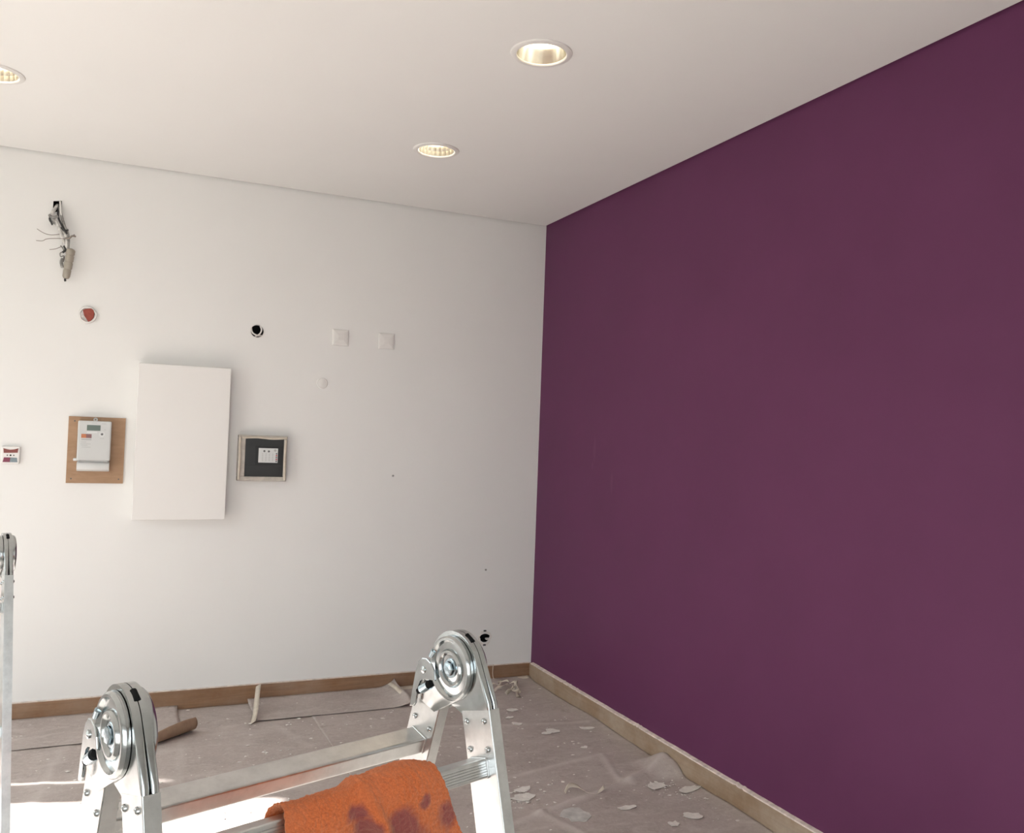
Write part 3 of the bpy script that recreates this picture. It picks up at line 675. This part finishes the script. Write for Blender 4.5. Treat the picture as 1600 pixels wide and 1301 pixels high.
# ------------------------------------------------------------------ folding ladder
HZ = 1.1697; WL = .46; ST = .019; SW = .060; NOFF = .0374
AF, AB = math.radians(14.5), math.radians(17.0)
def fF(n, d): return (math.sin(AF)*d + math.cos(AF)*n, -math.cos(AF)*d + math.sin(AF)*n)       # -> (v, z)
def fB(n, d): return (-math.sin(AB)*d - math.cos(AB)*n, -math.cos(AB)*d + math.sin(AB)*n)
def pl(u0=0.0): return lambda vv, zz, uu: (u0+uu, -vv, HZ+zz)
def make_ladder():
    root = empty('folding_ladder')
    for hi, u0 in enumerate((0.0, WL)):
        S0, S1 = .004, .004+ST
        F = pl(u0)
        # stiles
        for leg, (fx, ang) in enumerate(((fF, AF), (fB, AB))):
            dend = (HZ + NOFF*math.sin(ang))/math.cos(ang) - .012
            d0 = .059
            bm = bmesh.new(); w0, w1 = NOFF-SW/2, NOFF+SW/2; wt = .0022
            lo = [(w0, S0), (w1, S0), (w1, S1), (w0, S1)]; li = [(w0+wt, S0+wt), (w1-wt, S0+wt), (w1-wt, S1-wt), (w0+wt, S1-wt)]
            def V(n, uu, d): a, b = fx(n, d); return bm.verts.new(F(a, b, uu))
            rows = []
            for lp, dd in ((lo, d0), (lo, dend), (li, dend), (li, d0)): rows.append([V(n, uu, dd) for n, uu in lp])
            for i in range(4):
                for k in range(4): bm.faces.new((rows[i][k], rows[i][(k+1) % 4], rows[(i+1) % 4][(k+1) % 4], rows[(i+1) % 4][k]))
            es = [e for e in bm.edges if e.calc_length() > .5]
            bmesh.ops.bevel(bm, geom=es, offset=.0012, segments=2, affect='EDGES')
            stile = obj('stile', bm, 'alu', root)
            # foot
            bm = bmesh.new()
            pts = [(w0-.003, dend-.045), (w1+.003, dend-.045), (w1+.003, dend+.006), (w0-.003, dend+.006)]
            extrude(bm, [fx(a, b) for a, b in pts], F, S0-.003, S1+.003, .003); obj('foot', bm, 'rubber', stile)
            # rivets at the hinge
            for nn, dd in ((.0175, .073), (.0545, .073), (.0175, .110), (.0545, .110)):
                a, b = fx(nn, dd)
                for side in (0, 1):
                    bm = bmesh.new(); uu = S0 if not side else S1; sg = -1 if not side else 1
                    rg = lathe(bm, [(.0045, -.001), (.0042, .0015), (.0028, .0032), (.0008, .0036)], lambda x, y, tt: F(a+x, b+y, uu+sg*tt), 12); cap(bm, rg[-1]); obj('rivet', bm, 'steel', stile, True)
        # hinge: two pressed half shells on the front stile
        rect = [fF(n, d) for n, d in ((NOFF-SW/2+.002, .056), (NOFF-SW/2+.002, .066), (NOFF+SW/2-.001, .050), (NOFF+SW/2-.001, .066))]
        arc = circ(0, 0, .0515, 64)
        ol = hull(arc + rect)
        bm = bmesh.new(); extrude(bm, ol, F, S0+.0003, S0+ST/2-.0005, .0030, 3); extrude(bm, ol, F, S0+ST/2+.0005, S1-.0003, .0030, 3)
        hinge = obj('hinge', bm, 'steel', root, True)
        bm = bmesh.new(); extrude(bm, hull(circ(0, 0, .046, 40) + [fF(n, d) for n, d in ((.012, .05), (.012, .07), (.062, .05), (.062, .07))]), F, S0+.006, S1-.006); obj('hinge_core', bm, 'dark', hinge)
        # outer discs that run into the back stile
        tongue = [fB(n, d) for n, d in ((.013, .040), (.013, .078), (.052, .050), (.058, .078))]
        ol = hull(circ(0, 0, .0455, 64) + tongue)
        for a0, a1, sg, fc in ((-.0005, .0035, -1, -.0005), (S1+.0005, S1+.0045, 1, S1+.0045)):
            bm = bmesh.new(); extrude(bm, ol, F, a0, a1, .0012); pt = obj('hinge_plate', bm, 'steel', hinge, True)
            G_ = lambda x, y, tt: F(x, y, fc+sg*tt)
            bm = bmesh.new(); lathe(bm, [(.0452, -.001), (.0448, .0022), (.0425, .0045), (.0395, .0045), (.0375, .0018), (.036, -.001)], G_, 64); 
            lathe(bm, [(.0265, -.001), (.0258, .0020), (.0238, .0045), (.0212, .0045), (.0192, .0020), (.0182, -.001)], G_, 56, wob=lambda th, r, z: 1 + .05*math.cos(2*(th-2.2)))
            obj('pressed_rim', bm, 'steel', hinge, True)
            bm = bmesh.new()
            rg = lathe(bm, [(.0135, -.001), (.0135, .0015), (.0125, .002), (.0100, .002)], G_, 32)
            rg = lathe(bm, [(.0098, .001), (.0098, .0048), (.0086, .0060), (.0030, .0064)], G_, 6); cap(bm, rg[-1])
            obj('pivot_bolt', bm, 'steel_blue', hinge)
            # locking lever
            lv = [(-.0928, -.0735), (-.0865, -.045), (-.0801, -.0165), (-.0755, -.004), (-.067, .003), (-.0565, .0045), (-.046, .000), (-.038, -.010), (-.0345, -.022), (-.040, -.0225), (-.047, -.0245), (-.056, -.027), (-.064, -.0265), (-.0705, -.031), (-.0745, -.042), (-.0785, -.055), (-.0785, -.066), (-.083, -.0715)]
            bm = bmesh.new(); extrude(bm, [(a+.0065, b) for a, b in lv], F, *sorted((fc+sg*.0022, fc+sg*.0058)), bev=.0012)
            obj('lock_lever', bm, 'steel', hinge)
            bm = bmesh.new(); rg = lathe(bm, [(.0055, .004), (.005, .0072), (.0015, .0085)], lambda x, y, tt: F(-.0556+x, -.0135+y, fc+sg*tt), 14); cap(bm, rg[-1]); obj('lever_rivet', bm, 'steel', hinge, True)
            p0 = Vector(F(-.070, -.048, fc+sg*.002)); p1 = Vector(F(-.040, -.030, fc+sg*.002))
            q0 = p0.lerp(p1, .25); q1 = p0.lerp(p1, .8)
            bm = bmesh.new(); tube(bm, [p0, q0], .0048, 12); tube(bm, [q1, p1], .0055, 12); obj('pin_gap_shade', bm, 'dark', hinge, True)  # dark stubs put the gap shade beside the pin into colour
            bm = bmesh.new(); tube(bm, [q0, q1], .0068, 14); obj('lock_pin', bm, 'steel_blue', hinge, True)
            pp = Vector(F(-.0425, .0085, fc+sg*.003)); pq = Vector(F(-.036, .018, fc+sg*.003))
            bm = bmesh.new(); tube(bm, [pp, pq], .0042, 10); obj('spring_end', bm, 'steel_blue', hinge, True)
        # dark rod standing in for the shaded slot in the hinge crown
        cv = Vector(F(.016, .0475, S0+ST/2)); cw = Vector(F(.030, .0405, S0+ST/2))
        bm = bmesh.new(); tube(bm, [cv, cw], .0040, 10); obj('crown_slot_shade', bm, 'dark', hinge, True)
        e0, e1, e2 = (fF(NOFF+SW/2-.0015, .022), fF(NOFF+SW/2-.0005, .034), fF(NOFF+SW/2-.0005, .048))
    # rungs
    RH, RW = .0125, .0172
    for fx, nc, ds in ((fF, .0335, (.1335, .4135, .6935, .9735)), (fB, .0365, (.139, .419, .699, .979))):
        for dd in ds:
            pr = []
            rc = .0035
            def cor(cx, cy, a0):
                for k in range(4): t = a0 + PI/2*k/3; pr.append((cx+rc*math.cos(t), cy+rc*math.sin(t)))
            cor(RW-rc, RH-rc, 0); 
            cor(-RW+rc, RH-rc, PI/2); cor(-RW+rc, -RH+rc, PI)
            cor(RW-rc, -RH+rc, 3*PI/2)
            # grooves on the outward face
            g = []
            for k in range(5):
                y0 = -RH+rc+.0012+k*.0034
                g += [(RW, y0), (RW-.0011, y0+.0005), (RW-.0011, y0+.0015), (RW, y0+.002)]
            pr = pr + g
            # top grooves come from the same extrusion
            out = [fx(nc+a, dd-b) for a, b in pr]
            bm = bmesh.new(); extrude(bm, out, pl(), .004+ST-.001, WL+.0055)
            rung = obj('rung', bm, 'alu', root)
            # swaged collar at each end
            for ua, ub in ((.004+ST, .004+ST+.003), (WL+.001, WL+.0042)):
                bm = bmesh.new(); extrude(bm, [fx(nc+a*1.07, dd-b*1.09) for a, b in pr[:16]], pl(), ua, ub, .0008); obj('swaged_collar', bm, 'alu', rung)
    return root
lad = make_ladder()
lad.location = (-.0005, 1.0144, 0); lad.rotation_euler = (0, 0, math.radians(18.79))
tag(lad, 'aluminium folding ladder with round hinges, orange rag hung on its rung', 'ladder', 'aluminium folding ladders')
lad2 = copy_tree(lad)
tag(lad2, 'aluminium folding ladder seen edge-on at the left picture edge', 'ladder', 'aluminium folding ladders')
_az2 = math.radians(13.0)
lad2.rotation_euler = (0, 0, _az2)
_top = Vector((-.260, 2.452, 0))         # foot point under its right hinge
lad2.location = _top - Vector((math.cos(_az2), math.sin(_az2), 0))*(WL+.0135)

# ------------------------------------------------------------------ orange rag over the front rung
U0, U1 = .165, .375
nu, ns = 190, 260
cv, cz = fF(.0335, .1335)
prof = [(cv-.040, cz-.17), (cv-.036, cz-.10), (cv-.031, cz-.03), (cv-.028, cz+.002), (cv-.020, cz+.016), (cv-.004, cz+.024), (cv+.010, cz+.024), (cv+.022, cz+.014), (cv+.030, cz-.010), (cv+.036, cz-.05), (cv+.042, cz-.10), (cv+.047, cz-.16), (cv+.050, cz-.22)]
path = smoothpath([(a, b, 0) for a, b in prof], 20)
cum = [0]
for i in range(1, len(path)): cum.append(cum[-1] + (path[i]-path[i-1]).length)
def at(s):
    s *= cum[-1]
    for i in range(1, len(cum)):
        if cum[i] >= s:
            t_ = (s-cum[i-1])/max(1e-9, cum[i]-cum[i-1]); p = path[i-1].lerp(path[i], t_); d = (path[i]-path[i-1]).normalized(); return p, Vector((-d.y, d.x, 0))
    return path[-1], Vector((1, 0, 0))
bm = bmesh.new(); g = []
for j in range(ns+1):
    p, nm = at(j/ns); row = []
    front = max(0, cz+.02 - p.y) if p.x > cv else 0
    back = max(0, cz+.02 - p.y) if p.x <= cv else 0
    for i in range(nu+1):
        q = i/nu
        u = U0 + (U1-U0)*q + (.40*front*q + .02*front*(1-q)) - .25*back*(1-q)*.4
        u += .006*noise.noise((q*3, j*.024, 2.5)) + (.010*math.exp(-((q)/.06)**2)*-1)*math.exp(-((j/ns-.52)/.06)**2)
        fold = .017*math.exp(-((q-.47-.12*min(1, front/.12))/.045)**2)*min(1, .25+front/.05) - .009*math.exp(-((q-.385-.14*min(1, front/.12))/.05)**2)*min(1, front/.04)
        fold += .005*math.sin(q*9+1.2+front*8)*min(1, front/.06+.25) + .004*noise.noise((q*5, j*.02, 7.7))
        bul = .010*math.exp(-((q-.72)/.28)**2)*math.exp(-((p.y-(cz+.02))/.03)**2)
        tw = .0020*noise.noise((q*48, j*.5, 3.3)) + .0012*noise.noise((q*95, j*.95, 9.1))
        off = fold + bul + tw
        row.append(bm.verts.new((u, -(p.x + nm.x*-off*(-1)), HZ + p.y + nm.y*off)))
    g.append(row)
for j in range(ns):
    for i in range(nu): bm.faces.new((g[j][i], g[j][i+1], g[j+1][i+1], g[j+1][i]))
rag = obj('orange_rag', bm, 'rag')
for p_ in rag.data.polygons: p_.use_smooth = True
md = rag.modifiers.new('thick', 'SOLIDIFY'); md.thickness = .003; md.offset = 0
rag.location = lad.location; rag.rotation_euler = lad.rotation_euler
tag(rag, 'orange terry rag with purple paint stains draped over the ladder rung', 'rag')
m = M['rag']; v = coords(m)
nz = noise_tex(m, v, 55, 4, .6)
c = ramp(m, noise_tex(m, v, 420, 4, .7), [(0.32, (.45, .092, .026)), (0.68, (.74, .195, .064))])
c = mixc(m, ramp(m, noise_tex(m, v, 18, 4), [(0.35, (0, 0, 0)), (0.7, (.4, .4, .4))]), c, (.56, .16, .07))
c0_ = c
ST_ = [((.250, -.105, HZ-.118), .011), ((.262, -.110, HZ-.140), .013), ((.225, -.105, HZ-.160), .010), ((.310, -.11, HZ-.150), .022), ((.335, -.115, HZ-.185), .024), ((.290, -.11, HZ-.165), .012), ((.385, -.115, HZ-.155), .016), ((.355, -.12, HZ-.23), .022), ((.345, -.11, HZ-.125), .009)]
n2 = N(m, 'ShaderNodeTexNoise'); n2.inputs['Scale'].default_value = 38; n2.inputs['Detail'].default_value = 4
LK(m, v, n2.inputs['Vector'])
mxv = N(m, 'ShaderNodeVectorMath', operation='MULTIPLY_ADD'); LK(m, n2.outputs['Color'], mxv.inputs[0]); mxv.inputs[1].default_value = (.028, .028, .028)
sb = N(m, 'ShaderNodeVectorMath', operation='SUBTRACT'); LK(m, v, sb.inputs[0]); sb.inputs[1].default_value = (.014, .014, .014); LK(m, sb.outputs[0], mxv.inputs[2])
for cc, rr in ST_:
    s_ = spot(m, mxv.outputs[0], cc, (rr*1.4, .06, rr*1.5))
    c = mixc(m, ramp(m, s_, [(0.0, (0, 0, 0)), (0.45, (.72, .72, .72))]), c, (.135, .035, .065))
setcol(m, c); bump(m, noise_tex(m, v, 520, 4, .7), .8, .002)
